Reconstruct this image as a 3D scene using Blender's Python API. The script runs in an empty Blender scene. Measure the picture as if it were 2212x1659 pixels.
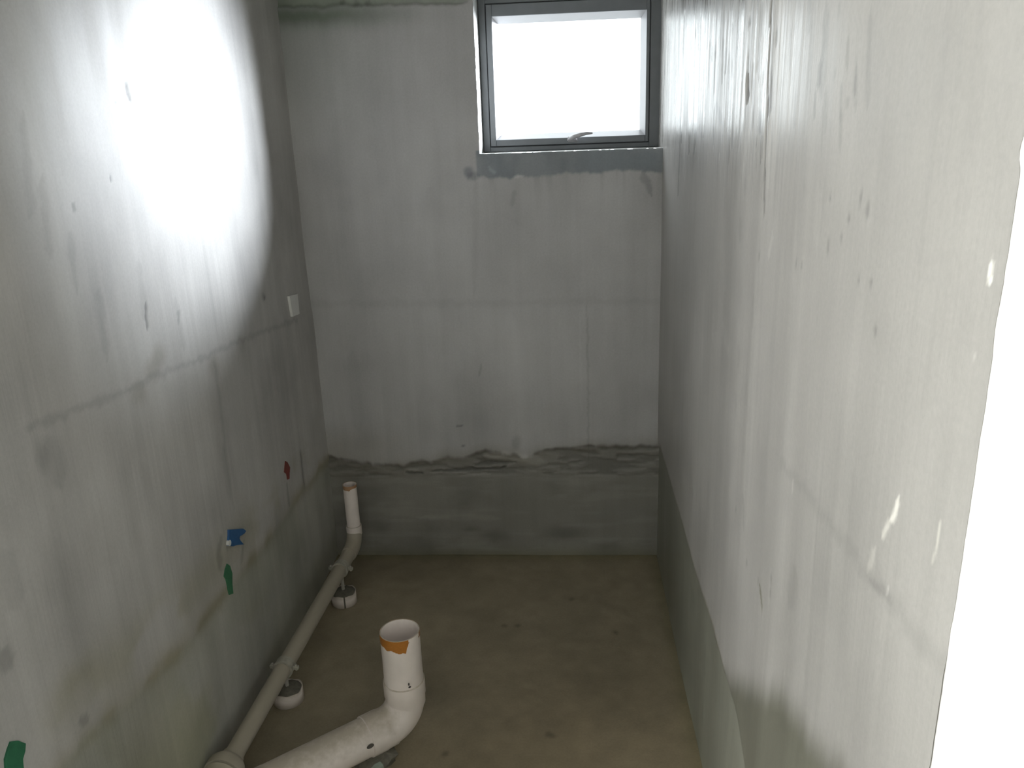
import bpy, bmesh, math, random
import numpy as np
from mathutils import Vector, Matrix

# ---------------------------------------------------------------- camera, sky, sun, window light, exposure
SC = bpy.context.scene
COL = SC.collection
F_PX, PITCH, YAW, ROLL = 1755.4, 0.30643, -0.07258, -0.03606
CAM = np.array([0.9793, 0.0, 1.7053])
W, D = 1.3244, 3.0           # room width, distance of the window wall
YD = 0.660                   # where the right wall ends at the doorway

def cam_axes():
    p, y, r = PITCH, YAW, ROLL
    fwd = np.array([math.sin(y)*math.cos(p), math.cos(y)*math.cos(p), -math.sin(p)])
    rt = np.array([math.cos(y), -math.sin(y), 0.0]); up = np.cross(rt, fwd)
    c, s = math.cos(r), math.sin(r)
    return c*rt+s*up, -s*rt+c*up, fwd
RT, UP, FW = cam_axes()

cam_d = bpy.data.cameras.new('camera')
cam_d.sensor_fit = 'HORIZONTAL'; cam_d.sensor_width = 36.0
cam_d.lens = F_PX/2212*36.0; cam_d.clip_start = 0.02
cam = bpy.data.objects.new('camera', cam_d); COL.objects.link(cam)
m = Matrix.Identity(4)
for i in range(3):
    m[i][0], m[i][1], m[i][2], m[i][3] = RT[i], UP[i], -FW[i], CAM[i]
cam.matrix_world = m
SC.camera = cam

world = bpy.data.worlds.new('sky'); SC.world = world; world.use_nodes = True
bg = world.node_tree.nodes['Background']
bg.inputs[0].default_value = (0.93, 0.97, 1.0, 1); bg.inputs[1].default_value = 5.0

sun_d = bpy.data.lights.new('hazy_sun', 'SUN')
sun_d.energy = 64.0; sun_d.angle = math.radians(35); sun_d.color = (0.90, 0.93, 1.0)
sun = bpy.data.objects.new('hazy_sun', sun_d); COL.objects.link(sun)
AZ, EL = math.radians(38), math.radians(7)      # azimuth measured from the window wall, towards its right
to_sun = Vector((math.cos(AZ)*math.cos(EL), math.sin(AZ)*math.cos(EL), math.sin(EL)))
sun.rotation_euler = to_sun.to_track_quat('Z', 'Y').to_euler()
sun.location = (4, 6, 4)

day_d = bpy.data.lights.new('hall_window_daylight', 'AREA')
day_d.shape = 'RECTANGLE'; day_d.size = 1.9; day_d.size_y = 1.5; day_d.energy = 205; day_d.color = (1.0, 0.972, 0.935)
day = bpy.data.objects.new('hall_window_daylight', day_d); COL.objects.link(day)
day.location = (-1.74, -1.40, 1.62); day.rotation_euler = Vector((-1, 0, 0)).to_track_quat('Z', 'Y').to_euler()

por_d = bpy.data.lights.new('window_portal', 'AREA'); por_d.shape = 'RECTANGLE'; por_d.size = 0.66; por_d.size_y = 0.56
por_d.cycles.is_portal = True
por = bpy.data.objects.new('window_portal', por_d); COL.objects.link(por)
por.location = (1.0, 3.30, 1.88); por.rotation_euler = Vector((0, 1, 0)).to_track_quat('Z', 'Y').to_euler()

vs = SC.view_settings
vs.view_transform = 'Standard'; vs.look = 'None'; vs.gamma = 1.0; vs.use_curve_mapping = False; vs.exposure = 0.09
SC.cycles.use_denoising = True
SC.cycles.max_bounces = 8; SC.cycles.diffuse_bounces = 5; SC.cycles.glossy_bounces = 2; SC.cycles.use_adaptive_sampling = True; SC.cycles.adaptive_threshold = 0.03
SC.cycles.sample_clamp_indirect = 6.0

# ---------------------------------------------------------------- helpers
def ray(px):
    return ((px[0]-1106)/F_PX)*RT - ((px[1]-829.5)/F_PX)*UP + FW
def on(px, ax, v):
    """point where the line of sight through a pixel meets the plane coordinate[ax] = v"""
    r = ray(px); return CAM + r*((v-CAM[ax])/r[ax])
def tag(o, label=None, cat=None, group=None, kind=None):
    if label: o['label'] = label
    if cat: o['category'] = cat
    if group: o['group'] = group
    if kind: o['kind'] = kind
    return o
def empty(name, loc=(0, 0, 0)):
    o = bpy.data.objects.new(name, None); COL.objects.link(o); o.location = loc; o.empty_display_size = 0.05
    return o
def mesh_obj(name, verts, faces, mat, parent=None, smooth=True):
    me = bpy.data.meshes.new(name); me.from_pydata([tuple(v) for v in verts], [], faces); me.update()
    if smooth: me.polygons.foreach_set('use_smooth', [True]*len(me.polygons))
    if mat: me.materials.append(mat)
    o = bpy.data.objects.new(name, me); COL.objects.link(o)
    if parent is not None:
        o.parent = parent; o.matrix_parent_inverse = Matrix.Translation(parent.location).inverted()
    return o
def bm_obj(name, bm, mat, parent=None, smooth=False):
    bmesh.ops.recalc_face_normals(bm, faces=bm.faces)
    me = bpy.data.meshes.new(name); bm.to_mesh(me); bm.free()
    if smooth: me.polygons.foreach_set('use_smooth', [True]*len(me.polygons))
    if mat: me.materials.append(mat)
    o = bpy.data.objects.new(name, me); COL.objects.link(o)
    if parent is not None:
        o.parent = parent; o.matrix_parent_inverse = Matrix.Translation(parent.location).inverted()
    return o
def box(bm, x0, x1, y0, y1, z0, z1):
    v = [bm.verts.new((x, y, z)) for x in (x0, x1) for y in (y0, y1) for z in (z0, z1)]
    for f in ((0, 1, 3, 2), (4, 6, 7, 5), (0, 4, 5, 1), (2, 3, 7, 6), (0, 2, 6, 4), (1, 5, 7, 3)):
        bm.faces.new([v[i] for i in f])
def boxes(name, lst, mat, parent=None, bevel=0.0):
    bm = bmesh.new()
    for b in lst: box(bm, *b)
    if bevel: bmesh.ops.bevel(bm, geom=bm.edges[:], offset=bevel, segments=2, affect='EDGES', profile=0.7)
    return bm_obj(name, bm, mat, parent)

# numpy value noise
_rng = np.random.default_rng(7)
_T = _rng.random((256, 256))
def vnoise(x, y, seed=0):
    x = x+seed*17.31; y = y+seed*9.77
    xi = np.floor(x).astype(int); yi = np.floor(y).astype(int)
    fx = x-xi; fy = y-yi; fx = fx*fx*(3-2*fx); fy = fy*fy*(3-2*fy)
    a = _T[xi & 255, yi & 255]; b = _T[(xi+1) & 255, yi & 255]; c = _T[xi & 255, (yi+1) & 255]; d = _T[(xi+1) & 255, (yi+1) & 255]
    return (a*(1-fx)+b*fx)*(1-fy)+(c*(1-fx)+d*fx)*fy
def fbm(x, y, seed=0, octv=4):
    s = 0; a = .5; t = 0
    for k in range(octv):
        s = s+a*vnoise(x*2**k, y*2**k, seed+k*3); t += a; a *= .5
    return s/t
def smooth(x, a, b):
    t = np.clip((x-a)/(b-a), 0, 1); return t*t*(3-2*t)
def seg_dist(U, V, pts):
    """distance to a polyline, and position along it 0..1"""
    best = np.full(U.shape, 9.0); along = np.zeros(U.shape); n = len(pts)-1
    for i in range(n):
        ax, ay = pts[i]; bx, by = pts[i+1]
        dx, dy = bx-ax, by-ay; L = dx*dx+dy*dy+1e-12
        t = np.clip(((U-ax)*dx+(V-ay)*dy)/L, 0, 1)
        d = np.hypot(U-ax-t*dx, V-ay-t*dy)
        k = d < best; best[k] = d[k]; along[k] = (i+t[k])/n
    return best, along

# ---------------------------------------------------------------- materials
def new_mat(name):
    mt = bpy.data.materials.new(name); mt.use_nodes = True
    return mt, mt.node_tree.nodes, mt.node_tree.links, mt.node_tree.nodes['Principled BSDF']
def N(nodes, typ, **kw):
    n = nodes.new(typ)
    for k, v in kw.items(): setattr(n, k, v)
    return n
def noise(nodes, links, vec, scale, detail=4, rough=.55):
    n = nodes.new('ShaderNodeTexNoise'); n.inputs['Scale'].default_value = scale
    n.inputs['Detail'].default_value = detail; n.inputs['Roughness'].default_value = rough
    if vec is not None: links.new(vec, n.inputs['Vector'])
    return n
def ramp(nodes, links, fac, lo, hi, c0=(0, 0, 0, 1), c1=(1, 1, 1, 1)):
    r = nodes.new('ShaderNodeMapRange'); r.inputs['From Min'].default_value = lo; r.inputs['From Max'].default_value = hi
    links.new(fac, r.inputs['Value']); return r.outputs['Result']
def mixc(nodes, links, fac, a, b, blend='MIX'):
    mx = nodes.new('ShaderNodeMix'); mx.data_type = 'RGBA'; mx.blend_type = blend
    for sock, v in ((mx.inputs[0], fac), (mx.inputs[6], a), (mx.inputs[7], b)):
        if isinstance(v, bpy.types.NodeSocket): links.new(v, sock)
        elif isinstance(v, (int, float)): sock.default_value = v
        else: sock.default_value = (*v, 1) if len(v) == 3 else v
    return mx.outputs[2]

def cement_mat(name, streak=(26, 26, 1.1), streak_h=0.35, fine_h=0.25, fine_amt=.10):
    """cement render: colour and gloss come from the surface's own attributes, grain and relief from noise"""
    mt, nd, lk, P = new_mat(name)
    at = N(nd, 'ShaderNodeAttribute', attribute_name='albedo')
    ag = N(nd, 'ShaderNodeAttribute', attribute_name='gloss')
    ast = N(nd, 'ShaderNodeAttribute', attribute_name='streak')
    tc = N(nd, 'ShaderNodeTexCoord')
    fine = noise(nd, lk, tc.outputs['Object'], 140, 5, .65)
    f = ramp(nd, lk, fine.outputs['Fac'], 0.25, 0.75)
    col = mixc(nd, lk, fine_amt, at.outputs['Color'], mixc(nd, lk, f, (.30, .30, .30), (.95, .95, .95)), 'OVERLAY')
    mp = N(nd, 'ShaderNodeMapping'); mp.inputs['Scale'].default_value = streak
    lk.new(tc.outputs['Object'], mp.inputs['Vector'])
    st = noise(nd, lk, mp.outputs['Vector'], 1.0, 7, .62)
    sr = ramp(nd, lk, st.outputs['Fac'], .3, .72)
    ms = N(nd, 'ShaderNodeMath', operation='MULTIPLY'); lk.new(sr, ms.inputs[0]); lk.new(ast.outputs['Fac'], ms.inputs[1])
    mf = N(nd, 'ShaderNodeMath', operation='MULTIPLY'); lk.new(fine.outputs['Fac'], mf.inputs[0]); mf.inputs[1].default_value = fine_h
    b1 = N(nd, 'ShaderNodeBump'); b1.inputs['Strength'].default_value = 1.0; b1.inputs['Distance'].default_value = 0.0016*streak_h/.35
    lk.new(ms.outputs[0], b1.inputs['Height'])
    b2 = N(nd, 'ShaderNodeBump'); b2.inputs['Strength'].default_value = .5; b2.inputs['Distance'].default_value = 0.001
    lk.new(mf.outputs[0], b2.inputs['Height']); lk.new(b1.outputs[0], b2.inputs['Normal'])
    lk.new(col, P.inputs['Base Color']); lk.new(ag.outputs['Fac'], P.inputs['Roughness']); lk.new(b2.outputs[0], P.inputs['Normal'])
    return mt
M = {}
M['cement'] = cement_mat('cement_render')
M['screed'] = cement_mat('floor_screed', (9, 9, 9), .2, .5, .16)

def simple(name, col, rough=.6, spec=.5, metal=0.0, nscale=0, namt=.0, bump=0.0, col2=None):
    mt, nd, lk, P = new_mat(name)
    P.inputs['Roughness'].default_value = rough; P.inputs['Metallic'].default_value = metal
    P.inputs['Specular IOR Level'].default_value = spec
    P.inputs['Base Color'].default_value = (*col, 1)
    if nscale:
        tc = N(nd, 'ShaderNodeTexCoord')
        n = noise(nd, lk, tc.outputs['Object'], nscale, 5, .6)
        c2 = col2 or tuple(c*.6 for c in col)
        lk.new(mixc(nd, lk, ramp(nd, lk, n.outputs['Fac'], .5-.5/max(namt, .01)*.3, .5+.2), c2, col), P.inputs['Base Color'])
        if bump:
            b = N(nd, 'ShaderNodeBump'); b.inputs['Distance'].default_value = bump; b.inputs['Strength'].default_value = .6
            lk.new(n.outputs['Fac'], b.inputs['Height']); lk.new(b.outputs[0], P.inputs['Normal'])
    return mt
def pvc_mat(name, base, dust, d0, d1):
    """white PVC with settled dust on what faces up"""
    mt, nd, lk, P = new_mat(name)
    ge = N(nd, 'ShaderNodeNewGeometry'); sp = N(nd, 'ShaderNodeSeparateXYZ'); lk.new(ge.outputs['Normal'], sp.inputs[0])
    tc = N(nd, 'ShaderNodeTexCoord'); n = noise(nd, lk, tc.outputs['Object'], 45, 5, .6)
    ad = N(nd, 'ShaderNodeMath', operation='MULTIPLY_ADD'); lk.new(n.outputs['Fac'], ad.inputs[0]); ad.inputs[1].default_value = .9
    lk.new(sp.outputs['Z'], ad.inputs[2])
    fac = ramp(nd, lk, ad.outputs[0], d0, d1)
    n2 = noise(nd, lk, tc.outputs['Object'], 12, 4, .6)
    b2 = mixc(nd, lk, ramp(nd, lk, n2.outputs['Fac'], .3, .7), tuple(c*.88 for c in base), base)
    lk.new(mixc(nd, lk, fac, b2, dust), P.inputs['Base Color'])
    lk.new(ramp(nd, lk, fac, 0, 1), P.inputs['Roughness'])
    mr = P.inputs['Roughness'].links[0].from_node; mr.inputs['To Min'].default_value = .38; mr.inputs['To Max'].default_value = .8
    return mt
M['pvc'] = pvc_mat('white_pvc', (.92, .835, .785), (.50, .44, .36), .70, 1.45)
M['pvc_dusty'] = pvc_mat('dusty_pvc', (.46, .42, .35), (.40, .36, .285), .2, 1.2)
M['tape'] = simple('orange_pipe_glue', (.50, .20, .035), .45, nscale=60, namt=.5, col2=(.36, .13, .02))
M['tape_pale'] = simple('pale_orange_glue', (.42, .24, .13), .5)
M['mortar'] = simple('mortar_fill', (.20, .185, .15), .9, nscale=90, namt=.5, bump=.004)
M['steel'] = simple('galvanised_stud', (.52, .50, .45), .5, metal=.3)
M['clamp'] = simple('dusty_clamp', (.45, .43, .36), .6, nscale=80, namt=.4)
M['frame'] = simple('grey_powder_coat', (.150, .160, .172), .42, nscale=30, namt=.3, col2=(.12, .13, .14))
M['bead'] = simple('pale_grey_bead', (.46, .46, .48), .35)
M['handle'] = simple('grey_handle', (.34, .33, .34), .35)
M['gasket'] = simple('black_gasket', (.03, .03, .035), .6)
M['white_wall'] = simple('white_wall_putty', (.86, .855, .83), .75, nscale=8, namt=.3, col2=(.83, .82, .79))
M['hall_floor'] = simple('grey_floor', (.42, .41, .38), .7, nscale=5, namt=.4)
M['masonry'] = simple('grey_masonry', (.33, .33, .31), .9, nscale=14, namt=.4)
M['plaster_bare'] = simple('bare_plaster', (.36, .36, .345), .8, nscale=30, namt=.4, bump=.002)
M['plate'] = simple('white_plastic_plate', (.72, .72, .70), .45)
M['blue'] = simple('blue_tape', (.030, .12, .30), .5, nscale=80, namt=.4, col2=(.02, .085, .22))
M['green'] = simple('green_paint', (.050, .20, .095), .75, nscale=60, namt=.5, col2=(.035, .13, .07))
M['green_teal'] = simple('teal_green_paint', (.030, .17, .085), .75, nscale=60, namt=.5, col2=(.02, .115, .06))
M['red'] = simple('red_paint', (.23, .045, .035), .75, nscale=80, namt=.5, col2=(.15, .05, .04))
M['foam'] = simple('pale_green_chip', (.36, .43, .37), .8, nscale=40, namt=.4)
M['dark'] = simple('dark_hole', (.09, .08, .07), .9)
g, nd, lk, P = new_mat('window_glass')
nd.remove(P); out = nd['Material Output']
tr = N(nd, 'ShaderNodeBsdfTransparent'); tr.inputs[0].default_value = (.96, .98, .98, 1)
gl = N(nd, 'ShaderNodeBsdfGlossy'); gl.inputs['Roughness'].default_value = .02
lw = N(nd, 'ShaderNodeLayerWeight'); pw = N(nd, 'ShaderNodeMath', operation='POWER'); lk.new(lw.outputs['Facing'], pw.inputs[0]); pw.inputs[1].default_value = 5.0
fr = N(nd, 'ShaderNodeMath', operation='MULTIPLY_ADD'); lk.new(pw.outputs[0], fr.inputs[0]); fr.inputs[1].default_value = .9; fr.inputs[2].default_value = .03
mx = N(nd, 'ShaderNodeMixShader'); lk.new(fr.outputs[0], mx.inputs[0]); lk.new(tr.outputs[0], mx.inputs[1]); lk.new(gl.outputs[0], mx.inputs[2])
lk.new(mx.outputs[0], out.inputs[0]); M['glass'] = g

# ---------------------------------------------------------------- rendered walls as fine relief
class Surf:
    """height field on a plane: u, v run in the plane, h is the relief towards the room"""
    def __init__(self, us, vs_, to_uv):
        self.u, self.v = us, vs_
        self.U, self.V = np.meshgrid(us, vs_, indexing='ij')
        self.h = np.zeros(self.U.shape); self.c = np.ones(self.U.shape+(3,))
        self.g = np.full(self.U.shape, .6); self.s = np.ones(self.U.shape)
        self.du = np.zeros(self.U.shape); self.to_uv = to_uv
        w = .012
        self.wu = self.U+(fbm(self.U*45, self.V*45, 31, 3)-.5)*w
        self.wv = self.V+(fbm(self.U*45, self.V*45, 47, 3)-.5)*w
    def px(self, pts): return [self.to_uv(p) for p in pts]
    def mul(self, mask, rgb):
        if not hasattr(rgb, '__len__'): rgb = (rgb,)*3
        self.c *= 1+mask[..., None]*(np.array(rgb)-1)
    def stroke(self, pts, width, rgb, soft=.6, h=0, taper=True, warp=1.0, amt=1.0, gloss=None):
        uv = self.px(pts)
        U = self.U+(self.wu-self.U)*warp; V = self.V+(self.wv-self.V)*warp
        d, t = seg_dist(U, V, uv)
        w = width*(np.clip(np.minimum(t, 1-t)*5+.25, 0, 1) if taper else 1.0)
        mk = (1-smooth(d, w*(1-soft), w*(1+soft)))*amt
        self.mul(mk, rgb); self.h += mk*h
        if gloss is not None: self.g = self.g*(1-mk)+gloss*mk
        return mk
    def blob(self, p, su, sv, rgb, soft=.5, h=0, warp=1.0, amt=1.0):
        u, v = self.to_uv(p)
        U = self.U+(self.wu-self.U)*warp; V = self.V+(self.wv-self.V)*warp
        r = np.hypot((U-u)/su, (V-v)/sv)
        mk = (1-smooth(r, 1-soft, 1+soft))*amt
        self.mul(mk, rgb); self.h += mk*h
    def edge_v(self, pts, u_jit=.004, seed=3):
        """height of a ragged line along u from pixel points"""
        uv = sorted(self.px(pts)); e = np.interp(self.u, [a for a, b in uv], [b for a, b in uv])
        e = e+(fbm(self.u*40, self.u*0, seed, 4)-.5)*u_jit*2
        return e[:, None]
    def build(self, name, pos, mat, skip=None):
        nu, nv = self.U.shape
        xyz = pos(self.U+self.du, self.V, self.h).reshape(-1, 3)
        i, j = np.meshgrid(np.arange(nu-1), np.arange(nv-1), indexing='ij')
        keep = np.ones(i.shape, bool)
        if skip:
            uc = (self.u[:-1]+self.u[1:])/2; vc = (self.v[:-1]+self.v[1:])/2
            a = (uc > skip[0]) & (uc < skip[1]); b = (vc > skip[2]) & (vc < skip[3])
            keep &= ~(a[:, None] & b[None, :])
        i, j = i[keep], j[keep]
        q = np.stack([i*nv+j, (i+1)*nv+j, (i+1)*nv+j+1, i*nv+j+1], 1)
        P0 = xyz[q[0]]; nrm = np.cross(P0[1]-P0[0], P0[2]-P0[0]); want = pos(np.array([0.]), np.array([0.]), np.array([1.]))-pos(np.array([0.]), np.array([0.]), np.array([0.]))
        if nrm @ want.reshape(3) < 0: q = q[:, ::-1]
        me = bpy.data.meshes.new(name); nf = len(q)
        me.vertices.add(len(xyz)); me.vertices.foreach_set('co', xyz.astype(np.float32).ravel())
        me.loops.add(nf*4); me.loops.foreach_set('vertex_index', q.astype(np.int32).ravel())
        me.polygons.add(nf); me.polygons.foreach_set('loop_start', np.arange(0, nf*4, 4, dtype=np.int32))
        me.polygons.foreach_set('use_smooth', np.ones(nf, bool))
        me.update(calc_edges=True); me.validate()
        at = me.attributes.new('albedo', 'FLOAT_COLOR', 'POINT')
        at.data.foreach_set('color', np.concatenate([np.clip(self.c, 0, 1), np.ones(self.c.shape[:2]+(1,))], 2).astype(np.float32).ravel())
        me.attributes.new('gloss', 'FLOAT', 'POINT').data.foreach_set('value', np.clip(self.g, .05, 1).astype(np.float32).ravel())
        me.attributes.new('streak', 'FLOAT', 'POINT').data.foreach_set('value', np.clip(self.s, 0, 2).astype(np.float32).ravel())
        me.materials.append(mat)
        o = bpy.data.objects.new(name, me); COL.objects.link(o); o['kind'] = 'structure'
        return o
def spaced(*segs):
    out = []
    for a, b, st in segs: out += list(np.linspace(a, b, max(2, int(round((b-a)/st))+1)))[:-1]
    return np.array(out+[segs[-1][1]])

GREY = np.array((.458, .447, .432)); CONC = np.array((.265, .252, .220)); GREEN = np.array((.93, 1.0, .88))

# ----- left wall (u = y, v = z)
zs_l = spaced((-.03, 2.2, .006), (2.2, 3.0, .05))
L = Surf(spaced((YD, 1.0, .03), (1.0, 3.02, .006)), zs_l, lambda p: tuple(on(p, 0, 0.0)[1:3]))
U, V = L.U, L.V
cloud = fbm(U*3.2, V*2.4, 2, 4); vst = fbm(U*16, V*1.0, 5, 5); vst2 = fbm(U*55, V*2.2, 8, 3)
mott = fbm(U*11, V*8, 17, 4)
L.c *= GREY*(1+(cloud-.5)*.48+(vst-.5)*.30+(vst2-.5)*.10+(mott-.5)*.22)[..., None]
L.h += (fbm(U*2.2, V*2.2, 4, 3)-.5)*.010+(vst-.5)*.0016
e = L.edge_v([(190, 1580), (300, 1490), (400, 1395), (470, 1300), (590, 1150), (690, 1010), (715, 985)], .010, 3)
low = 1-smooth(V, e-.022, e+.014)
L.h -= low*.004; L.mul(low*(.55+.45*smooth(fbm(U*5, V*5, 18), .3, .6)), np.array((.84, .87, .79)))
L.mul(np.exp(-((V-e)/.028)**2)*(.25+.75*smooth(fbm(U*7, V*7, 12), .38, .62)), (.76, .72, .58))
L.mul(np.exp(-((V-e-.10)/.07)**2)*smooth(fbm(U*5, V*6, 19), .42, .62), (.86, .85, .76))
L.mul(smooth(1-V/.9, .25, .75)*smooth(fbm(U*4, V*5, 14), .4, .65)*(U < 2.2), (.86, .85, .74))
seam = [(60, 925), (150, 890), (270, 850), (330, 815), (440, 772), (520, 735), (640, 690)]
es = L.edge_v(seam, .006, 9)
L.h += (1-smooth(V, es-.010, es+.010))*.0018
L.stroke(seam, .007, .78, soft=.9, taper=False, warp=2.0, amt=.8)
for p in ((300, 850), (330, 800), (345, 770), (460, 790), (520, 740)): L.blob(p, .03, .025, (.80, .79, .76), .8)
L.stroke([(460, 775), (475, 880), (505, 1100)], .008, .84, soft=.9, h=-.0006); L.stroke([(545, 900), (560, 1100)], .02, 1.06)
L.stroke([(300, 1000), (360, 1150)], .02, .93); L.stroke([(100, 950), (130, 1050)], .03, .88); L.stroke([(480, 960), (497, 1080)], .012, .86)
L.stroke([(272, 180), (276, 200), (284, 218)], .006, .45, h=-.003); L.blob((250, 222), .006, .006, .6)
L.blob((238, 384), .004, .007, .5, h=-.002); L.stroke([(157, 440), (162, 460)], .006, .7)
L.stroke([(316, 655), (320, 690), (322, 715)], .006, .55, h=-.002); L.stroke([(385, 670), (388, 700)], .006, .75)
L.blob((570, 642), .018, .014, .72); L.blob((572, 644), .008, .008, .6)
L.stroke([(647, 968), (652, 1000), (658, 1055)], .008, .58, h=-.004)
L.stroke([(618, 1040), (625, 1095)], .008, .72)
L.stroke([(478, 1160), (470, 1200), (478, 1230)], .014, .78, warp=2); L.stroke([(525, 1165), (520, 1215)], .010, .80)
L.blob((90, 985), .02, .03, .85); L.stroke([(0, 1410), (25, 1440)], .02, .75, warp=2); L.stroke([(165, 1570), (190, 1545)], .012, .72, warp=2)
L.blob((150, 1500), .07, .05, (.86, .85, .78), .9); L.stroke([(1, 1190), (40, 1310)], .03, .90)
for k, (x0, y0, y1) in enumerate(((380, 640, 760), (300, 560, 700), (150, 500, 640), (90, 380, 560), (215, 620, 780), (50, 240, 480))):
    L.stroke([(x0, y0), (x0+18, y1)], .012, .86, amt=.8, warp=1.5)
L.g = .55+(vst-.5)*.3; L.s *= .55
wall_left = L.build('wall_left', lambda u, v, h: np.stack([h, u+0*h, v+0*h], -1), M['cement'])
boxes('masonry', [(-.20, -.022, YD+.1, 3.222, -.2, 3.02)], M['masonry'], wall_left)

# ----- window wall (u = x, v = z)
X0, X1, Z0, Z1 = .675, W+.03, 1.616, 2.155     # window opening
xs = spaced((-.02, X0, .005), (X0, W+.012, .005))
zs = spaced((-.03, Z0, .005), (Z0, Z1, .005), (Z1, 3.0, .05))
B = Surf(xs, zs, lambda p: tuple(on(p, 1, D)[[0, 2]]))
U, V = B.U, B.V
cloud = fbm(U*3.0, V*3.0, 21, 4); vst = fbm(U*14, V*1.2, 25, 5); vst2 = fbm(U*60, V*2.5, 28, 3)
B.c *= GREY*np.array((1.05, 1.06, 1.10))*(1+(cloud-.5)*.30+(vst-.5)*.20+(vst2-.5)*.07+(fbm(U*10, V*8, 29, 4)-.5)*.14)[..., None]
B.h += (fbm(U*2.2, V*2.2, 24, 3)-.5)*.006
B.h *= smooth(np.hypot(np.clip(X0-U, 0, 9), np.clip(Z0-V, 0, 9)), 0, .12)
# ragged lower end of the render and the concrete kerb below it
e1 = B.edge_v([(715, 985), (760, 998), (800, 1002), (870, 1006), (912, 994), (930, 998), (965, 984), (1000, 990), (1045, 974), (1110, 982), (1130, 990), (1165, 975), (1205, 968), (1270, 964), (1390, 964), (1420, 962)], .010, 5)
e2 = B.edge_v([(715, 1032), (900, 1028), (1100, 1028), (1300, 1028), (1420, 1028)], .003, 6)
mid = (1-smooth(V, e1-.014, e1+.010)); lowm = 1-smooth(V, e2-.004, e2+.004)
rough = fbm(U*13, V*60, 33, 4)
B.h -= mid*(.004+.007*smooth(rough, .35, .65))*(1-lowm)+lowm*.006
B.mul(mid, CONC/GREY*.92)
B.mul(mid*(1-lowm)*smooth(rough, .42, .6), .80)
B.mul(np.exp(-((V-e1)/.030)**2)*(.4+.6*smooth(fbm(U*9, V*14, 37), .35, .6)), (.80, .78, .74))
B.mul(lowm*smooth(fbm(U*4, V*30, 35), .5, .7), (1.12, 1.12, 1.12)); B.mul(lowm*smooth(fbm(U*5, V*8, 36), .5, .8), .82)
B.stroke([(900, 1120), (1010, 1118), (1080, 1122)], .012, 1.18, soft=.9); B.blob((1065, 1160), .05, .025, .72, .9); B.blob((1220, 1156), .07, .035, .68, .9); B.blob((1020, 1145), .03, .015, .8, .9)
B.stroke([(1045, 985), (1110, 990), (1180, 1002)], .020, 1.35, soft=.8, h=.006); B.stroke([(1020, 1006), (1065, 1001), (1115, 999)], .006, .55, h=-.006)
B.stroke([(930, 1020), (1000, 1016), (1080, 1014), (1095, 1007)], .007, .55, h=-.006); B.stroke([(875, 1022), (915, 1024)], .006, .5, h=-.006)
B.stroke([(1000, 1024), (1060, 1027)], .004, 1.4); B.stroke([(870, 1016), (905, 1016)], .004, 1.3)
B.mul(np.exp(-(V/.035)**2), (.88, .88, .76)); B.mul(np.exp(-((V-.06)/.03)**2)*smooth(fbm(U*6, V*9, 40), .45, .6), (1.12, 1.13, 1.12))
# mortar patch round the sill
e3 = B.edge_v([(1005, 372), (1030, 380), (1060, 384), (1100, 386), (1130, 378), (1160, 380), (1200, 374), (1300, 372), (1350, 368), (1436, 372)], .013, 15)
patch = smooth(V, e3-.006, e3+.006)*(V < Z0+.01)*smooth(U, X0-.018, X0-.008)
B.mul(patch*(.8+.2*smooth(fbm(U*9, V*9, 39), .35, .6)), (.50, .56, .61)); B.h += patch*.002
B.blob((1012, 372), .018, .018, (.60, .62, .66), .5); B.blob((1022, 380), .02, .014, (.66, .68, .70), .6)
drip = np.exp(-np.clip(e3-V, 0, 9)/.05)*smooth(fbm(U*38, V*2.5, 41), .50, .66)*(V < e3)*smooth(U, X0-.03, X0)
B.mul(drip, .84)
B.stroke([(1385, 372), (1398, 395), (1405, 425)], .010, .74, warp=2); B.stroke([(1028, 380), (1027, 470), (1024, 640)], .010, .92, soft=.9)
B.stroke([(1112, 410), (1106, 445)], .008, .86); B.stroke([(1055, 360), (1072, 375)], .006, 1.3); B.stroke([(1110, 384), (1130, 380)], .005, 1.3)
B.stroke([(665, 657), (900, 655), (1150, 655), (1425, 650)], .012, .90, soft=.95, taper=False, amt=.7, warp=2); B.stroke([(1268, 660), (1270, 800), (1272, 1000)], .004, .84); B.stroke([(1252, 670), (1256, 900)], .004, 1.06)
B.stroke([(985, 922), (1002, 920)], .005, .6); B.blob((1000, 963), .008, .006, .6); B.blob((1116, 956), .018, .024, .80, .6); B.stroke([(1040, 785), (1036, 812)], .004, .8)
B.stroke([(930, 410), (925, 640)], .04, .96); B.stroke([(760, 760), (775, 930)], .03, .93); B.stroke([(1100, 680), (1104, 930)], .04, 1.04)
B.mul(smooth(V, .2, .5)*(1-smooth(V, .5, .62))*smooth(U, .5, .05)*1.0, (.84, .82, .78))
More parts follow.
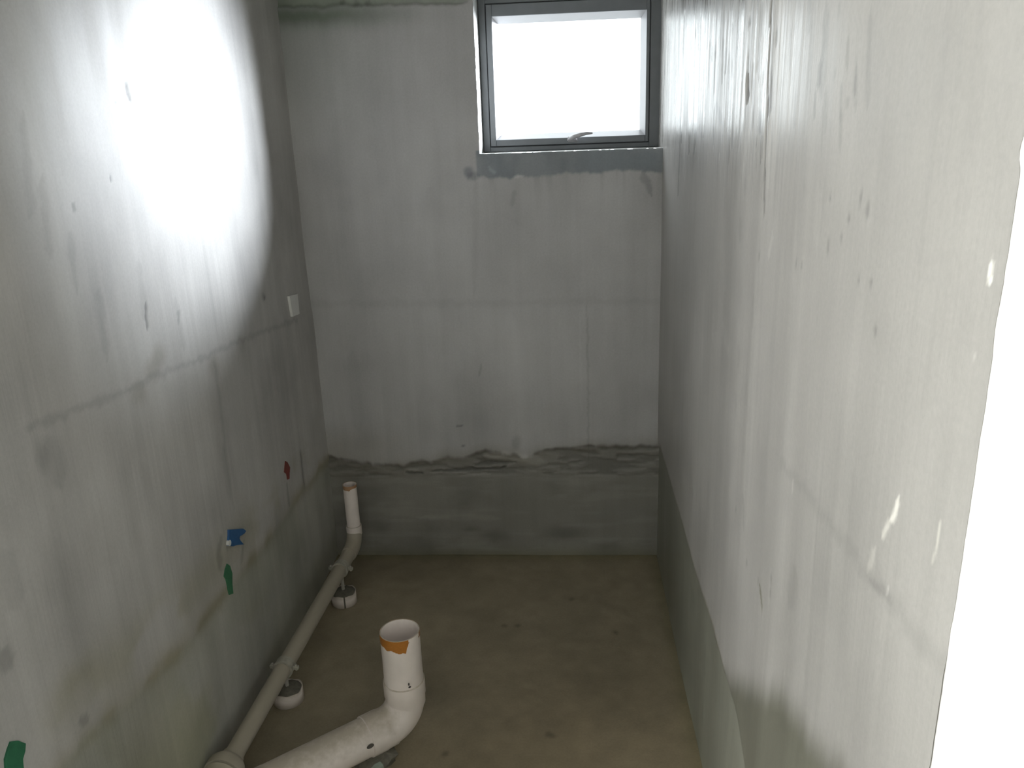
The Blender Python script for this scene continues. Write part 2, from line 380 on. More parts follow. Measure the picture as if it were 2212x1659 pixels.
# stained ledge above head height, left of the window
e4 = B.edge_v([(520, 14), (700, 14), (760, 10), (800, 10), (1000, 6)], .008, 44)
top = smooth(V, e4-.006, e4+.006)*smooth(X0-U, .0, .05); B.h -= top*.010
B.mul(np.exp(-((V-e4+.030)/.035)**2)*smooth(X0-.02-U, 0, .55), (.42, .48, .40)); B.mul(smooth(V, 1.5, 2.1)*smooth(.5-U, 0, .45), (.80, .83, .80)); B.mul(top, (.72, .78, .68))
B.stroke([(740, 0), (738, 14)], .01, .7); B.stroke([(770, 0), (768, 14)], .01, .75); B.stroke([(795, 0), (793, 12)], .01, .75)
B.g = .62+(vst-.5)*.2; B.s *= .35
wall_back = B.build('wall_back', lambda u, v, h: np.stack([u+0*h, D-h, v+0*h], -1), M['cement'], skip=(X0, X1+1, Z0, Z1))
boxes('masonry', [(-.2, X0-.012, D+.022, 3.222, -.2, 3.02), (X0-.012, W+.3, D+.022, 3.222, -.2, Z0-.012), (X0-.012, W+.3, D+.022, 3.222, Z1+.012, 3.02)], M['masonry'], wall_back)
# plastered reveal: left cheek, sill, head, each slightly uneven
def strip(name, fn, n, mat, parent, w=2):
    vs2, fs = [], []
    for i in range(n+1):
        t = i/n
        for k in range(w+1): vs2.append(fn(t, k/w))
    for i in range(n):
        for k in range(w):
            a = i*(w+1)+k; fs.append((a, a+1, a+w+2, a+w+1))
    return mesh_obj(name, vs2, fs, mat, parent)
r1 = random.Random(4)
jl = [(r1.random()-.5)*.004 for _ in range(61)]
js = [(r1.random()-.5)*.006 for _ in range(81)]
strip('reveal_cheek', lambda t, k: (X0+(jl[int(t*60)] if k < .4 else 0)*.8, D-.001+k*.222, Z0+t*(Z1-Z0)), 60, M['plaster_bare'], wall_back)
strip('reveal_sill', lambda t, k: (X0+t*(W+.01-X0), D-.001+k*.222, Z0+(js[int(t*80)] if k < .4 else 0)*.6), 80, M['plaster_bare'], wall_back)
strip('reveal_head', lambda t, k: (X0+t*(W+.01-X0), D-.001+k*.222, Z1), 20, M['plaster_bare'], wall_back)

# ----- right wall (u = y, v = z)
us = spaced((YD, 1.3, .004), (1.3, 3.222, .007))
Rr = Surf(us, spaced((-.03, 2.1, .006), (2.1, 3.0, .04)), lambda p: tuple(on(p, 0, W)[1:3]))
U, V = Rr.U, Rr.V
cloud = fbm(U*2.6, V*2.2, 61, 4); vst = fbm(U*13, V*.9, 65, 5); vst2 = fbm(U*70, V*2.2, 68, 3)
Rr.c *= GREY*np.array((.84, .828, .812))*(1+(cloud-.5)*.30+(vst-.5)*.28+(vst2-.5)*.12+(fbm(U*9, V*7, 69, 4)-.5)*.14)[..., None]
Rr.h += (fbm(U*1.8, V*1.8, 64, 3)-.5)*.007*smooth(U, YD, YD+.2)
up = smooth(V, 1.50, 1.72)*smooth(U, 1.15, 1.6)
Rr.h += up*((fbm(U*60, V*3, 71, 4)-.5)*.0022+(fbm(U*22, V*2, 72, 3)-.5)*.003)
Rr.mul(up*smooth(fbm(U*90, V*5, 73, 4), .52, .7), .72); Rr.mul(up*smooth(fbm(U*120, V*5, 75, 4), .52, .68), 1.2)
e = Rr.edge_v([(1420, 960), (1430, 985), (1447, 1042), (1463, 1100), (1476, 1140), (1501, 1240), (1531, 1331), (1564, 1452), (1590, 1540), (1610, 1659)], .006, 6)
low = 1-smooth(V, e-.010, e+.006)
Rr.h -= low*.007
Rr.mul(low, CONC/GREY*np.array((1.08, 1.16, 1.12)))
Rr.stroke([(1425, 968), (1447, 1045), (1476, 1142), (1503, 1245), (1533, 1335), (1565, 1456)], .012, (.58, .57, .48), soft=.8, taper=False)
Rr.mul(np.exp(-(V/.05)**2), (1.10, 1.12, 1.08))
dark_zone = [(1560, 1452), (1620, 1480), (1690, 1500), (1735, 1560), (1790, 1640), (1830, 1659)]
ed = Rr.edge_v(dark_zone, .02, 77)
Rr.mul((1-smooth(V, ed-.05, ed+.04))*(1-low)*smooth(2.0-U, 0, .35), (.42, .43, .365))  # darker greenish zone low on the wall, its edge rising towards the doorway
sm = [(1690, 1000), (1740, 1060), (1800, 1140), (1890, 1255), (1960, 1340), (2050, 1450)]
Rr.stroke(sm, .010, .90, taper=False, soft=.95, warp=2); es = Rr.edge_v(sm, .004, 79); Rr.h += (1-smooth(V, es-.010, es+.010))*.0012*smooth(1.5-U, 0, .2)
Rr.stroke([(1668, 0), (1664, 120), (1658, 240), (1653, 330), (1650, 460)], .0035, .22, h=-.004, soft=.5, taper=False, warp=.25)
Rr.stroke([(1478, 30), (1474, 150), (1470, 290), (1465, 420)], .006, .45, h=-.002, warp=.3, taper=False); Rr.stroke([(1530, 40), (1526, 110)], .010, .6, warp=.5)
Rr.stroke([(1612, 165), (1616, 220)], .010, .55, h=-.004); Rr.stroke([(1595, 60), (1592, 150)], .010, .72); Rr.stroke([(1776, 130), (1772, 190)], .012, .72); Rr.stroke([(1790, 0), (1780, 210)], .012, .84); Rr.stroke([(1885, 20), (1875, 240)], .008, .88)
Rr.stroke([(1512, 265), (1516, 300)], .008, .5); Rr.stroke([(1645, 235), (1640, 290)], .012, .6); Rr.stroke([(1545, 225), (1565, 270)], .012, .7)
for p, s in (((1835, 470), .004), ((1876, 452), .005), ((1862, 430), .005), ((1820, 515), .004), ((1791, 535), .005), ((1857, 607), .004), ((1722, 566), .005), ((1735, 572), .004), ((1797, 427), .003), ((1885, 615), .003), ((1892, 715), .004), ((1640, 555), .005), ((1612, 1215), .006), ((1665, 1250), .005), ((1663, 1280), .005), ((1637, 1255), .004), ((1590, 1100), .004)):
    Rr.blob(p, s, s*1.6, .70, .8, h=-.0008)
Rr.stroke([(1641, 1268), (1644, 1290), (1647, 1318)], .006, (.50, .50, .40), warp=1.5)
Rr.stroke([(1605, 1060), (1607, 1150)], .008, .86); Rr.stroke([(1720, 1230), (1705, 1310)], .02, .88); Rr.stroke([(1560, 700), (1575, 760)], .015, 1.08)
Rr.stroke([(1945, 1075), (1934, 1112), (1925, 1128)], .0042, (2.0, 2.0, 1.95), warp=.2); Rr.stroke([(1924, 1125), (1908, 1160)], .004, (1.6, 1.6, 1.56), warp=.3); Rr.stroke([(1892, 1185), (1884, 1215), (1876, 1232)], .0055, (1.28, 1.28, 1.26), warp=.3)
Rr.stroke([(2034, 1120), (2026, 1165), (2014, 1222)], .0018, (1.5, 1.5, 1.45), warp=.1); Rr.stroke([(1716, 1032), (1714, 1062)], .003, 1.35, warp=.2); Rr.stroke([(1921, 1262), (1918, 1285)], .002, 1.3, warp=.2)
Rr.stroke([(1880, 1250), (1905, 1275), (1930, 1300)], .005, .86); Rr.stroke([(1670, 500), (1660, 560)], .006, 1.18); Rr.stroke([(1556, 330), (1553, 350)], .005, 1.3)
Rr.stroke([(2143, 560), (2139, 590), (2140, 612)], .0028, (2.6, 2.6, 2.5), warp=.15); Rr.blob((2107, 775), .0012, .003, 2.4, warp=.1)
rs = random.Random(21)
for k in range(70):
    x0 = 1455+rs.random()**1.3*420; y0 = rs.random()*250-10; ln = 20+rs.random()*90
    Rr.stroke([(x0, y0), (x0-ln*.03, y0+ln)], .003+rs.random()*.006, .45+rs.random()*.35, soft=.85, h=-.0012*(x0 < 1680), warp=.35, amt=.9 if x0 < 1680 else .32)
for k in range(40):
    x0 = 1450+rs.random()*330; y0 = 180+rs.random()*560; ln = 30+rs.random()*120
    Rr.stroke([(x0, y0), (x0-ln*.03, y0+ln)], .004+rs.random()*.007, .88+rs.random()*.24, soft=.9, warp=.4)
# broken arris at the doorway
z_ = Rr.v; chip = (fbm(z_*90, z_*0, 91, 4)-.5)*.002+.0008
for pp, dep, wd in (((2205, 318), .0045, .009), ((2200, 345), .0025, .006), ((2150, 700), .002, .02), ((2055, 1380), .002, .02)):
    zc = on(pp, 0, W)[2]; chip = chip+dep*np.exp(-((z_-zc)/wd)**2)
for k in range(6): Rr.du[k] += np.clip(chip, -.002, 1)*(1-k/6)
Rr.g = .43+(vst-.5)*.25+.1*smooth(1.3-U, 0, .4)-.12*up+(fbm(U*70, V*3, 95, 4)-.5)*.45*up; Rr.s *= .25+1.1*up
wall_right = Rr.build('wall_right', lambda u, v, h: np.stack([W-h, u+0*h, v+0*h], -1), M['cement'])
boxes('masonry', [(W+.024, W+.24, YD+.02, 3.222, -.2, 3.02)], M['masonry'], wall_right)

# ----- floor (u = x, v = y)
Fl = Surf(spaced((-.03, W+.03, .007)), spaced((YD-.02, 1.4, .03), (1.4, 3.03, .007)), lambda p: tuple(on(p, 2, 0.0)[:2]))
U, V = Fl.U, Fl.V
Fl.c *= np.array((.285, .240, .165))*(1+(fbm(U*4, V*4, 81, 5)-.5)*.5+(fbm(U*22, V*22, 83, 4)-.5)*.3)[..., None]
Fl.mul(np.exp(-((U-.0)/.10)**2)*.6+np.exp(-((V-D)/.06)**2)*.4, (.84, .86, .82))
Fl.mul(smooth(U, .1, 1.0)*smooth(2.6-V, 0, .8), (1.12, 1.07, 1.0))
Fl.h += (fbm(U*3, V*3, 82, 3)-.5)*.006+(fbm(U*40, V*40, 85, 2)-.5)*.0012
Fl.h += .004*np.exp(-(np.clip(np.minimum(np.minimum(U, W-U), D-V), 0, 9)/.02)**2)
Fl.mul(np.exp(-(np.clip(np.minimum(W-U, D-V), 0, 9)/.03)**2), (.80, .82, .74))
for p in ((1090, 1352), (1118, 1352), (1185, 1585), (1195, 1590), (960, 1628), (1330, 1365), (1235, 1295), (668, 1350)): Fl.blob(p, .010, .012, .62, .7)
for p in ((1030, 1330), (950, 1500), (1290, 1480), (1400, 1560), (830, 1420)): Fl.blob(p, .06, .04, .9, .9, warp=3)
Fl.stroke([(1240, 1290), (1300, 1300), (1360, 1330)], .02, .90, soft=.95, warp=3); Fl.stroke([(1170, 1400), (1300, 1395)], .02, 1.10, warp=2)
Fl.g = np.full(U.shape, .75); Fl.s *= .6
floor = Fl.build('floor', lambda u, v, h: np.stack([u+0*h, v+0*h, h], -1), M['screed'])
boxes('slab', [(-.2, W+.24, YD-.05, 3.222, -.2, -.02)], M['masonry'], floor)
ceil = boxes('ceiling', [(-1.95, 2.7, -3.2, 3.4, 3.0, 3.2)], M['plaster_bare']); tag(ceil, kind='structure')

# ----- doorway wall and the bright hall in front of it
HF = .35                                    # hall floor level, a step above the sunken bathroom floor
wf = boxes('wall_front', [(W+.0005, 2.6, YD+.0005, YD+.16, -.2, 3.0), (-1.75, .15, YD, YD+.12, -.2, 3.0), (.15, W+.01, YD, YD+.12, 2.55, 3.0)], M['white_wall']); tag(wf, kind='structure')
fh = boxes('floor_hall', [(-1.75, 2.6, -3.1, YD, -.2, HF)], M['hall_floor']); tag(fh, kind='structure')
wh = boxes('wall_hall_back', [(-1.75, 2.6, -3.1, -3.0, HF, 3.0)], M['white_wall']); tag(wh, kind='structure')
wr = boxes('wall_hall_right', [(2.4, 2.6, -3.0, YD, HF, 3.0)], M['white_wall']); tag(wr, kind='structure')
WY0, WY1, WZ0, WZ1 = -2.35, -.45, .87, 2.37
wl = boxes('wall_hall_left', [(-1.75, -1.6, -3.0, WY0, HF, 3.0), (-1.75, -1.6, WY1, YD, HF, 3.0), (-1.75, -1.6, WY0, WY1, HF, WZ0), (-1.75, -1.6, WY0, WY1, WZ1, 3.0)], M['white_wall']); tag(wl, kind='structure')
w2 = empty('window_2', (-1.66, (WY0+WY1)/2, WZ0)); tag(w2, kind='structure')
ft = .05; ym = (WY0+WY1)/2
boxes('frame', [(-1.69, -1.64, WY0, WY0+ft, WZ0, WZ1), (-1.69, -1.64, WY1-ft, WY1, WZ0, WZ1), (-1.69, -1.64, WY0+ft, WY1-ft, WZ0, WZ0+ft), (-1.69, -1.64, WY0+ft, WY1-ft, WZ1-ft, WZ1)], M['frame'], w2)
boxes('mullion', [(-1.69, -1.64, ym-.03, ym+.03, WZ0+ft, WZ1-ft)], M['frame'], w2)
for a, b in ((WY0+ft, ym-.03), (ym+.03, WY1-ft)): boxes('pane', [(-1.668, -1.662, a, b, WZ0+ft, WZ1-ft)], M['glass'], w2)

# ----- small awning window
w1 = empty('window_1', ((X0+W)/2, 3.15, Z0)); tag(w1, kind='structure')
GX0, GX1, GZ0, GZ1 = .744, 1.256, 1.678, 2.060     # daylight opening of the pane
YF, YG = 3.150, 3.190
def ring_frame(name, ox0, ox1, oz0, oz1, ix0, ix1, iz0, iz1, y0, y1, mat, bev=.0015):
    bm = bmesh.new()
    for b in ((ox0, ix0, y0, y1, oz0, oz1), (ix1, ox1, y0, y1, oz0, oz1), (ix0, ix1, y0, y1, oz0, iz0), (ix0, ix1, y0, y1, iz1, oz1)): box(bm, *b)
    if bev: bmesh.ops.bevel(bm, geom=bm.edges[:], offset=bev, segments=1, affect='EDGES')
    return bm_obj(name, bm, mat, w1)
ring_frame('outer_frame', X0+.001, W+.006, Z0+.001, Z1-.001, X0+.026, W-.036, Z0+.018, Z1-.030, YF+.006, YF+.066, M['frame'])
ring_frame('frame_gasket', X0+.024, W-.034, Z0+.016, Z1-.028, X0+.030, W-.040, Z0+.022, Z1-.034, YF+.012, YF+.040, M['gasket'], 0)
ring_frame('sash', X0+.029, W-.039, Z0+.021, Z1-.033, GX0-.019, GX1+.018, GZ0-.018, GZ1+.022, YF, YF+.050, M['frame'])
def bead(pts):
    vsb = [Vector(p) for p in pts]; vsb += [v+Vector((0, .006, 0)) for v in vsb]
    return mesh_obj('glazing_bead', vsb, [(0, 1, 2, 3), (7, 6, 5, 4), (0, 4, 5, 1), (1, 5, 6, 2), (2, 6, 7, 3), (3, 7, 4, 0)], M['bead'], w1, smooth=False)
a0, a1, b0, b1 = GX0-.019, GX1+.018, GZ0-.018, GZ1+.022; y0, y1 = YF+.002, YG-.004
bead([(a0, y0, b0), (a0, y0, b1), (GX0, y1, GZ1), (GX0, y1, GZ0)]); bead([(a1, y0, b1), (a1, y0, b0), (GX1, y1, GZ0), (GX1, y1, GZ1)])
bead([(a0, y0, b1), (a1, y0, b1), (GX1, y1, GZ1), (GX0, y1, GZ1)]); bead([(a1, y0, b0), (a0, y0, b0), (GX0, y1, GZ0), (GX1, y1, GZ0)])
boxes('pane', [(GX0-.008, GX1+.008, YG-.003, YG+.003, GZ0-.008, GZ1+.008)], M['glass'], w1)

# tubes ---------------------------------------------------------------
def frames(path):
    P_ = [Vector(p) for p in path]; n = len(P_); T = []
    for i in range(n): T.append((P_[min(i+1, n-1)]-P_[max(i-1, 0)]).normalized())
    ref = Vector((0, 0, 1)) if abs(T[0].z) < .9 else Vector((1, 0, 0))
    u = (ref-T[0]*ref.dot(T[0])).normalized(); out_ = []
    for i in range(n):
        u = (u-T[i]*u.dot(T[i])).normalized(); out_.append((P_[i], u, T[i].cross(u)))
    return out_
def tube(name, path, radii, mat, parent, seg=32, inner=None, cap=True):
    """tube through path; inner = wall thickness for an open pipe seen from its end"""
    fr_ = frames(path)
    if not hasattr(radii, '__len__'): radii = [radii]*len(path)
    rings = [(f, r) for f, r in zip(fr_, radii)]
    if inner: rings = rings+[(f, r-inner) for f, r in zip(fr_[::-1], radii[::-1])]
    vs2, fs = [], []
    for (c, u, w_), r in rings:
        for k in range(seg):
            a = 2*math.pi*k/seg; vs2.append(c+(u*math.cos(a)+w_*math.sin(a))*r)
    nr = len(rings); last = nr if inner else nr-1
    for i in range(last):
        for k in range(seg):
            j = (i+1) % nr; k2 = (k+1) % seg; fs.append((i*seg+k, i*seg+k2, j*seg+k2, j*seg+k))
    if cap and not inner:
        fs.append(tuple(range(seg))[::-1]); fs.append(tuple((nr-1)*seg+k for k in range(seg)))
    o = mesh_obj(name, vs2, fs, mat, parent)
    bm = bmesh.new(); bm.from_mesh(o.data); bmesh.ops.recalc_face_normals(bm, faces=bm.faces)
    for ed_ in bm.edges:
        if len(ed_.link_faces) == 2 and ed_.calc_face_angle(0) > math.radians(40): ed_.smooth = False
    bm.to_mesh(o.data); bm.free(); return o
def arc(p0, corner, p1, n=10):
    """quarter-like bend from p0 to p1 rounding the corner"""
    p0, c, p1 = Vector(p0), Vector(corner), Vector(p1)
    return [(p0*(1-t)**2+c*2*t*(1-t)*.92+p1*t*t)/((1-t)**2+2*t*(1-t)*.92+t*t) for t in [i/n for i in range(n+1)]]
def lerp(a, b, t): return Vector(a)*(1-t)+Vector(b)*t

# window handle: rose on the bottom rail and a curved lever
hb = on((1237, 300), 1, YF-.012)
hx, hz = hb[0], hb[2]
bm = bmesh.new(); box(bm, hx-.020, hx+.018, YF-.009, YF+.001, hz-.010, hz+.008); bmesh.ops.bevel(bm, geom=bm.edges[:], offset=.003, segments=2, affect='EDGES')
rose = bm_obj('handle', bm, M['handle'], w1, True)
tip = on((1280, 288), 1, YF-.030)
lv = [(hx-.010, YF-.006, hz), (hx-.006, YF-.020, hz+.002), (hx+.006, YF-.028, hz+.008), (hx+.028, YF-.031, hz+.014), (hx+.050, YF-.031, hz+.018), (tip[0], YF-.030, tip[2]+.001)]
tube('handle_lever', lv, [.007, .0085, .0085, .0075, .0060, .003], M['handle'], rose, 16)

# ---------------------------------------------------------------- 50 mm drain pipe along the left wall
r5 = .0262
pF = Vector(on((768, 1172), 2, .152)); pC1 = Vector(on((733, 1228), 2, .143)); pC2 = Vector(on((608, 1440), 2, .124)); pN = Vector(on((500, 1640), 2, .110))
d5 = (pF-pN).normalized()
pF = pN+d5*((pF-pN).length)
sp_top = Vector(on((757, 1046), 1, pF.y)); sp_x = pF.x; sp_y = pF.y
dp = empty('drain_pipe', (pN.x, pN.y, 0))
tag(dp, 'slim white PVC drain pipe running along the left wall, upturned at the window wall', 'pipe')
tube('pipe_run', [lerp(pN, pF, t) for t in (0, .2, .4, .6, .8, .955)], r5, M['pvc_dusty'], dp)
b0_ = pF-d5*.062; b1_ = pF+Vector((0, 0, .062))
tube('elbow', [b0_-d5*.028, b0_]+arc(b0_, pF, b1_, 10)[1:], [r5+.0035]*12, M['pvc_dusty'], dp)
tube('elbow_socket', [b1_+Vector((0, 0, -.022)), b1_+Vector((0, 0, .016))], r5+.0040, M['pvc'], dp)
rz = float(sp_top[2])
tube('riser', [(sp_x, sp_y, b1_.z-.01), (sp_x, sp_y, rz-.05), (sp_x, sp_y, rz)], r5, M['pvc'], dp, inner=.0024)
def glue_band(name, cx, cy, ztop, r, prof, mat, parent, thick=.0008):
    """ragged band of glue below a pipe rim; prof(phi) = drop below the rim, phi measured from the side facing the doorway"""
    a0_ = math.atan2(CAM[1]-cy, CAM[0]-cx); vs2, fs = [], []; n = 180
    for i in range(n+1):
        ph = -math.pi+2*math.pi*i/n; dpt = prof(ph)
        for k, z in enumerate((ztop, ztop-dpt)):
            vs2.append((cx+(r+thick)*math.cos(a0_+ph), cy+(r+thick)*math.sin(a0_+ph), z))
    for i in range(n):
        if prof(-math.pi+2*math.pi*(i+.5)/n) > .0006: fs.append((2*i, 2*i+1, 2*i+3, 2*i+2))
    return mesh_obj(name, vs2, fs, mat, parent)
rg = random.Random(11); jag0 = [rg.random() for _ in range(101)]
jag = [(jag0[i]+jag0[i+1]+jag0[max(i-1, 0)])/3 for i in range(100)]
def small_prof(ph): return .010+.005*jag[int((ph+math.pi)*6)]+(.004 if ph < 0 else 0)
glue_band('glue_band', sp_x, sp_y, rz+.0003, r5, small_prof, M['tape_pale'], dp)
# reducer and bend into the floor at the near end
d5h = Vector((d5.x, d5.y, 0)).normalized()
q0 = pN+d5*.012; q1 = pN-d5*.028; q2 = pN-d5*.055; q3 = q2-d5h*.028; q4 = Vector((q3.x, q3.y, -.015))
tube('reducer', [q0, pN-d5*.006, pN-d5*.014, q1, q2], [r5+.004, r5+.005, r5+.017, r5+.026, r5+.026], M['pvc_dusty'], dp)
tube('floor_bend', [q2]+arc(q2, q3, q3+Vector((0, 0, -.045)), 8)[1:]+[q4], [.048-.024*min(1, k/4) for k in range(10)], M['pvc_dusty'], dp)

# two floor supports: mortar-filled PVC ring, stud, clamp round the pipe
def support(pc, label, slit):
    cx, cy, cz = pc
    root = empty('pipe_support', (cx, cy, 0)); tag(root, label, 'pipe support', 'floor supports under the slim drain pipe')
    R_, H = .047, .046; a0_ = math.atan2(CAM[1]-cy, CAM[0]-cx)
    seg = 48; vs2, fs = [], []
    for k in range(seg):
        a = a0_+2*math.pi*k/seg+math.pi/seg
        jz = .002*math.sin(3*a)+.0015*math.sin(7*a+1)
        for r, z in ((R_, -.004), (R_, H+jz), (R_-.003, H+jz), (R_-.003, -.004)): vs2.append((cx+r*math.cos(a), cy+r*math.sin(a), z))
    for k in range(seg):
        if slit and k in (seg-1,): continue
        k2 = (k+1) % seg
        for q in range(4): fs.append((k*4+q, k2*4+q, k2*4+(q+1) % 4, k*4+(q+1) % 4))
    mesh_obj('base_ring', vs2, fs, M['pvc'], root)
    vs2, fs = [(cx, cy, H+.010)], []
    rr = random.Random(int(cy*1000))
    for ri, (r, z) in enumerate(((.015, H+.008), (.030, H+.004), (R_-.003, H-.002), (R_-.0035, -.004))):
        for k in range(24):
            a = 2*math.pi*k/24; vs2.append((cx+r*math.cos(a), cy+r*math.sin(a), z+(rr.random()-.5)*.004*(ri < 3)))
    for k in range(24):
        fs.append((0, 1+k, 1+(k+1) % 24))
        for ri in range(3): fs.append((1+ri*24+k, 1+(ri+1)*24+k, 1+(ri+1)*24+(k+1) % 24, 1+ri*24+(k+1) % 24))
    mesh_obj('mortar_fill', vs2, fs, M['mortar'], root)
    tube('stud', [(cx, cy, H-.01), (cx, cy, cz-r5+.001)], .0065, M['steel'], root, 14)
    c0 = Vector(pc); cl = tube('clamp', [c0-d5*.015, c0+d5*.015], r5+.0042, M['clamp'], root, 36, inner=.0040)
    tube('clamp_rim', [c0-d5*.018, c0-d5*.012], r5+.0058, M['clamp'], cl, 36, inner=.0056)
    side = Vector((d5.y, -d5.x, 0)).normalized()
    for s in (-1, 1):
        bm = bmesh.new(); box(bm, -.010, .010, -.006, .006, -.006, .006); bmesh.ops.bevel(bm, geom=bm.edges[:], offset=.0015, segments=1, affect='EDGES')
        lug = bm_obj('lug', bm, M['clamp'], None); ang = math.atan2(d5.x, d5.y)
        lug.matrix_world = Matrix.Translation(c0+side*s*(r5+.010))@Matrix.Rotation(-ang, 4, 'Z')
        lug.parent = cl
        bo = tube('bolt', [c0+side*s*(r5+.012)-Vector((0, 0, .010)), c0+side*s*(r5+.012)+Vector((0, 0, .011))], .0036, M['steel'], cl, 6)
    return root
def at_y(y): t = (y-pN.y)/(pF.y-pN.y); return lerp(pN, pF, t)
support(at_y(2.657), 'slit mortar-filled PVC ring with a bare stud under the drain pipe near the window wall', True)
support(at_y(2.100), 'mortar-filled PVC ring with an unslit chipped rim, half hidden under the drain pipe', False)

# ---------------------------------------------------------------- 110 mm toilet waste pipe
r11 = .0550
wx, wy = .503, 1.916
zr = .386; zc = .098
hdir = Vector((-.212, -.170, -.006)).normalized()
wp = empty('waste_pipe', (wx, wy, 0)); tag(wp, 'wide white PVC toilet waste pipe with open upright end and orange glue', 'pipe')
corner = Vector((wx, wy, zc))
e0 = corner+Vector((0, 0, .082)); e1_ = corner+hdir*.082
tube('riser', [(wx, wy, e0.z-.01), (wx, wy, .26), (wx, wy, zr-.01), (wx, wy, zr)], r11, M['pvc'], wp, 48, inner=.0034)
tube('elbow', arc(e0, corner, e1_, 14), r11+.0008, M['pvc'], wp, 48)
tube('elbow_socket', [e0-Vector((0, 0, .03)), e0-Vector((0, 0, .004)), e0+Vector((0, 0, .002)), e0+Vector((0, 0, .046)), e0+Vector((0, 0, .048))], [r11+.001, r11+.0022, r11+.0038, r11+.0038, r11+.001], M['pvc'], wp, 48)
tube('run_socket', [e1_-hdir*.03, e1_-hdir*.002, e1_+hdir*.004, e1_+hdir*.048, e1_+hdir*.050], [r11+.001, r11+.0022, r11+.0036, r11+.0036, r11+.001], M['pvc'], wp, 48)
run_end = corner+hdir*.43
tube('pipe_run', [e1_-hdir*.01, lerp(e1_, run_end, .5), run_end], r11, M['pvc'], wp, 48)
en = run_end; hh = Vector((hdir.x, hdir.y, 0)).normalized()
tube('floor_bend', [en-hdir*.02]+arc(en, en+hh*.025, en+hh*.025-Vector((0, 0, .08)), 10)+[Vector((en.x+hh.x*.025, en.y+hh.y*.025, -.015))], r11+.0008, M['pvc'], wp, 40)
def big_prof(ph):
    d = math.degrees(ph); j = jag[int((ph+math.pi)*15.9) % 100]
    if -115 < d < 8: return .022+.009*j+.012*max(0, (d+60)/68)
    if 8 <= d < 22: return .036-.0017*(d-8)+.004*j+.008*max(0, 1-abs(d-12)/4)
    if 22 <= d < 34: return max(0, .010-.0006*(d-22))+.002*j
    return 0
def big_prof2(ph):
    d = math.degrees(ph); j = jag[int((ph+math.pi)*14) % 100]
    return .014+.004*j if d > 62 or d < -150 else 0
glue_band('glue_band', wx, wy, zr+.0002, r11, big_prof, M['tape'], wp)
glue_band('glue_smear', wx, wy, zr+.0002, r11, big_prof2, M['tape_pale'], wp)
def torn(ph):
    d = math.degrees(ph); return .007+.004*jag[int(abs(d)*3) % 100] if 22 < d < 64 else 0
glue_band('torn_film', wx, wy, zr+.0006, r11+.0004, torn, M['pvc'], wp)
def dot_on(px, center, axis, r, su, sv, name, mat, parent):
    """small flat mark lying on a pipe where the line of sight meets it"""
    o_ = Vector(CAM); d_ = Vector(ray(px)).normalized(); a_ = Vector(axis).normalized(); oc = o_-Vector(center)
    dp_ = d_-a_*d_.dot(a_); op = oc-a_*oc.dot(a_); A_, B_, C_ = dp_.dot(dp_), 2*dp_.dot(op), op.dot(op)-r*r
    disc = B_*B_-4*A_*C_
    if disc < 0: return None
    hit = o_+d_*((-B_-math.sqrt(disc))/(2*A_)); rel = hit-Vector(center); n_ = (rel-a_*rel.dot(a_)).normalized(); t_ = a_.cross(n_)
    vs2 = [hit+n_*.0006]+[hit+n_*(.0006-(su*math.cos(k*math.pi/6))**2/(2*r))+t_*su*math.cos(k*math.pi/6)+a_*sv*math.sin(k*math.pi/6) for k in range(12)]
    return mesh_obj(name, vs2, [(0, 1+k, 1+(k+1) % 12) for k in range(12)], mat, parent)
dot_on((800, 1612), corner, hdir, r11+.004, .006, .011, 'screw_hole', M['dark'], wp)
dot_on((883, 1478), corner, (0, 0, 1), r11+.004, .0022, .005, 'black_mark', M['dark'], wp)
dot_on((885, 1484), corner, (0, 0, 1), r11+.004, .004, .003, 'black_mark', M['gasket'], wp)
dot_on((862, 1519), corner, (0, 0, 1), r11+.002, .005, .003, 'grey_mark', M['mortar'], wp)

# mortar pad under the waste pipe and a pale chip beside it
def lump(name, c, size, mat, seed, label, cat, sub=3):
    bm = bmesh.new(); bmesh.ops.create_icosphere(bm, subdivisions=sub, radius=1.0); rr = random.Random(seed)
    for v in bm.verts:
        n = v.co.normalized(); k = 1+.14*math.sin(3.1*n.x+seed)*math.sin(2.7*n.y+2*seed)+.10*math.sin(6*n.z+5*n.x+seed)+(rr.random()-.5)*(.05 if sub > 1 else .7)
        s = max(abs(n.x), abs(n.y), abs(n.z)); v.co = n*k*(1/s*.55+.45)
        v.co = Vector((v.co.x*size[0], v.co.y*size[1], max(v.co.z, -.75)*size[2]))
    o = bm_obj(name, bm, mat); o.location = c; return tag(o, label, cat)
mp_ = corner+hdir*.115
pad = lump('mortar_pad', (mp_.x, mp_.y, .019), (.055, .045, .027), M['mortar'], 3, 'dark mortar pad on the floor under the wide waste pipe', 'mortar pad')
pad.rotation_euler.z = math.atan2(hdir.y, hdir.x)
cp_ = on((816, 1652), 2, .022)
chip_ = lump('foam_chip', (float(cp_[0]), float(cp_[1]), .016), (.022, .012, .021), M['foam'], 9, 'pale green broken chip on the floor beside the mortar pad', 'debris', 1)
chip_.rotation_euler = (0, .25, .5)

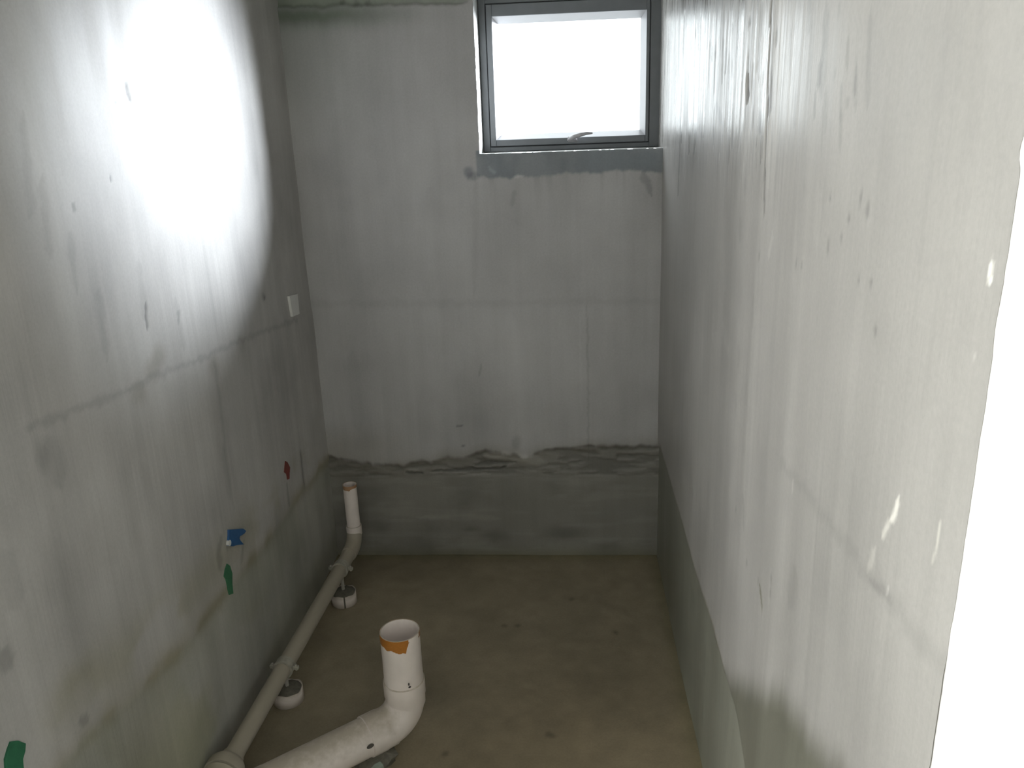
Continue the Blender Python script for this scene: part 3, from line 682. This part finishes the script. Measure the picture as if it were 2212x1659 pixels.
# ---------------------------------------------------------------- things on the left wall
def wall_patch(name, outline, thick, mat, label, cat, off=.0, n=1):
    """thin flat thing on the left wall from the pixel outline of its face"""
    pts = [on(p, 0, off) for p in outline]; c = np.mean(pts, 0)
    k = len(pts); hloc = []
    for p in pts:
        iu = int(np.argmin(abs(L.u-p[1]))); iv = int(np.argmin(abs(L.v-p[2]))); hloc.append(L.h[iu, iv])
    vs2 = [(h+thick, p[1], p[2]) for p, h in zip(pts, hloc)]+[(h-.008, p[1], p[2]) for p, h in zip(pts, hloc)]
    hm = float(np.mean(hloc))
    vs2.append((hm+thick*1.15, c[1], c[2]))
    fs = [(2*k, i, (i+1) % k) for i in range(k)]+[(i, k+i, k+(i+1) % k, (i+1) % k) for i in range(k)]+[tuple(range(2*k-1, k-1, -1))]
    o = mesh_obj(name, vs2, fs, mat, None, smooth=False)
    bm = bmesh.new(); bm.from_mesh(o.data); bmesh.ops.recalc_face_normals(bm, faces=bm.faces); bm.to_mesh(o.data); bm.free()
    if label: tag(o, label, cat)
    return o
plate = wall_patch('cover_plate', [(621, 640), (638, 635), (641, 678), (627, 684)], .009, M['plate'], 'small white rectangular plate on the left wall close to the window wall corner', 'cover plate')
bt = empty('taped_outlet', tuple(on((505, 1162), 0, 0))); tag(bt, 'blue tape flap covering a white water outlet low on the left wall', 'taped outlet')
def as_part(o, parent): o.parent = parent; o.matrix_parent_inverse = Matrix.Translation(parent.location).inverted(); return o
as_part(wall_patch('blue_tape', [(490, 1144), (508, 1143), (520, 1142), (526, 1147), (522, 1153), (513, 1157), (512, 1163), (516, 1172), (521, 1176), (508, 1177), (498, 1180), (488, 1179), (489, 1168), (490, 1158)], .006, M['blue'], None, None), bt)
oc_ = Vector(on((490, 1173), 0, 0.0))
as_part(tube('outlet', [oc_+Vector((-.012, 0, 0)), oc_+Vector((.0095, 0, 0))], .0085, M['plate'], None, 18), bt)
wall_patch('paint_mark', [(488, 1218), (494, 1222), (499, 1238), (500, 1262), (504, 1282), (496, 1285), (490, 1270), (486, 1252), (482, 1245), (484, 1230)], .003, M['green'], 'small green paint streak under the blue taped outlet', 'paint mark')
wall_patch('paint_mark', [(18, 1602), (34, 1600), (50, 1606), (49, 1622), (44, 1640), (46, 1662), (30, 1672), (8, 1672), (6, 1640), (12, 1618)], .003, M['green_teal'], 'broad teal green paint patch low on the left wall near the doorway', 'paint mark')
wall_patch('paint_mark', [(614, 996), (618, 998), (624, 1010), (623, 1022), (623, 1034), (619, 1036), (617, 1024), (612, 1020), (613, 1008)], .0025, M['red'], 'small dark red paint streak on the left wall above the drain pipe', 'paint mark')
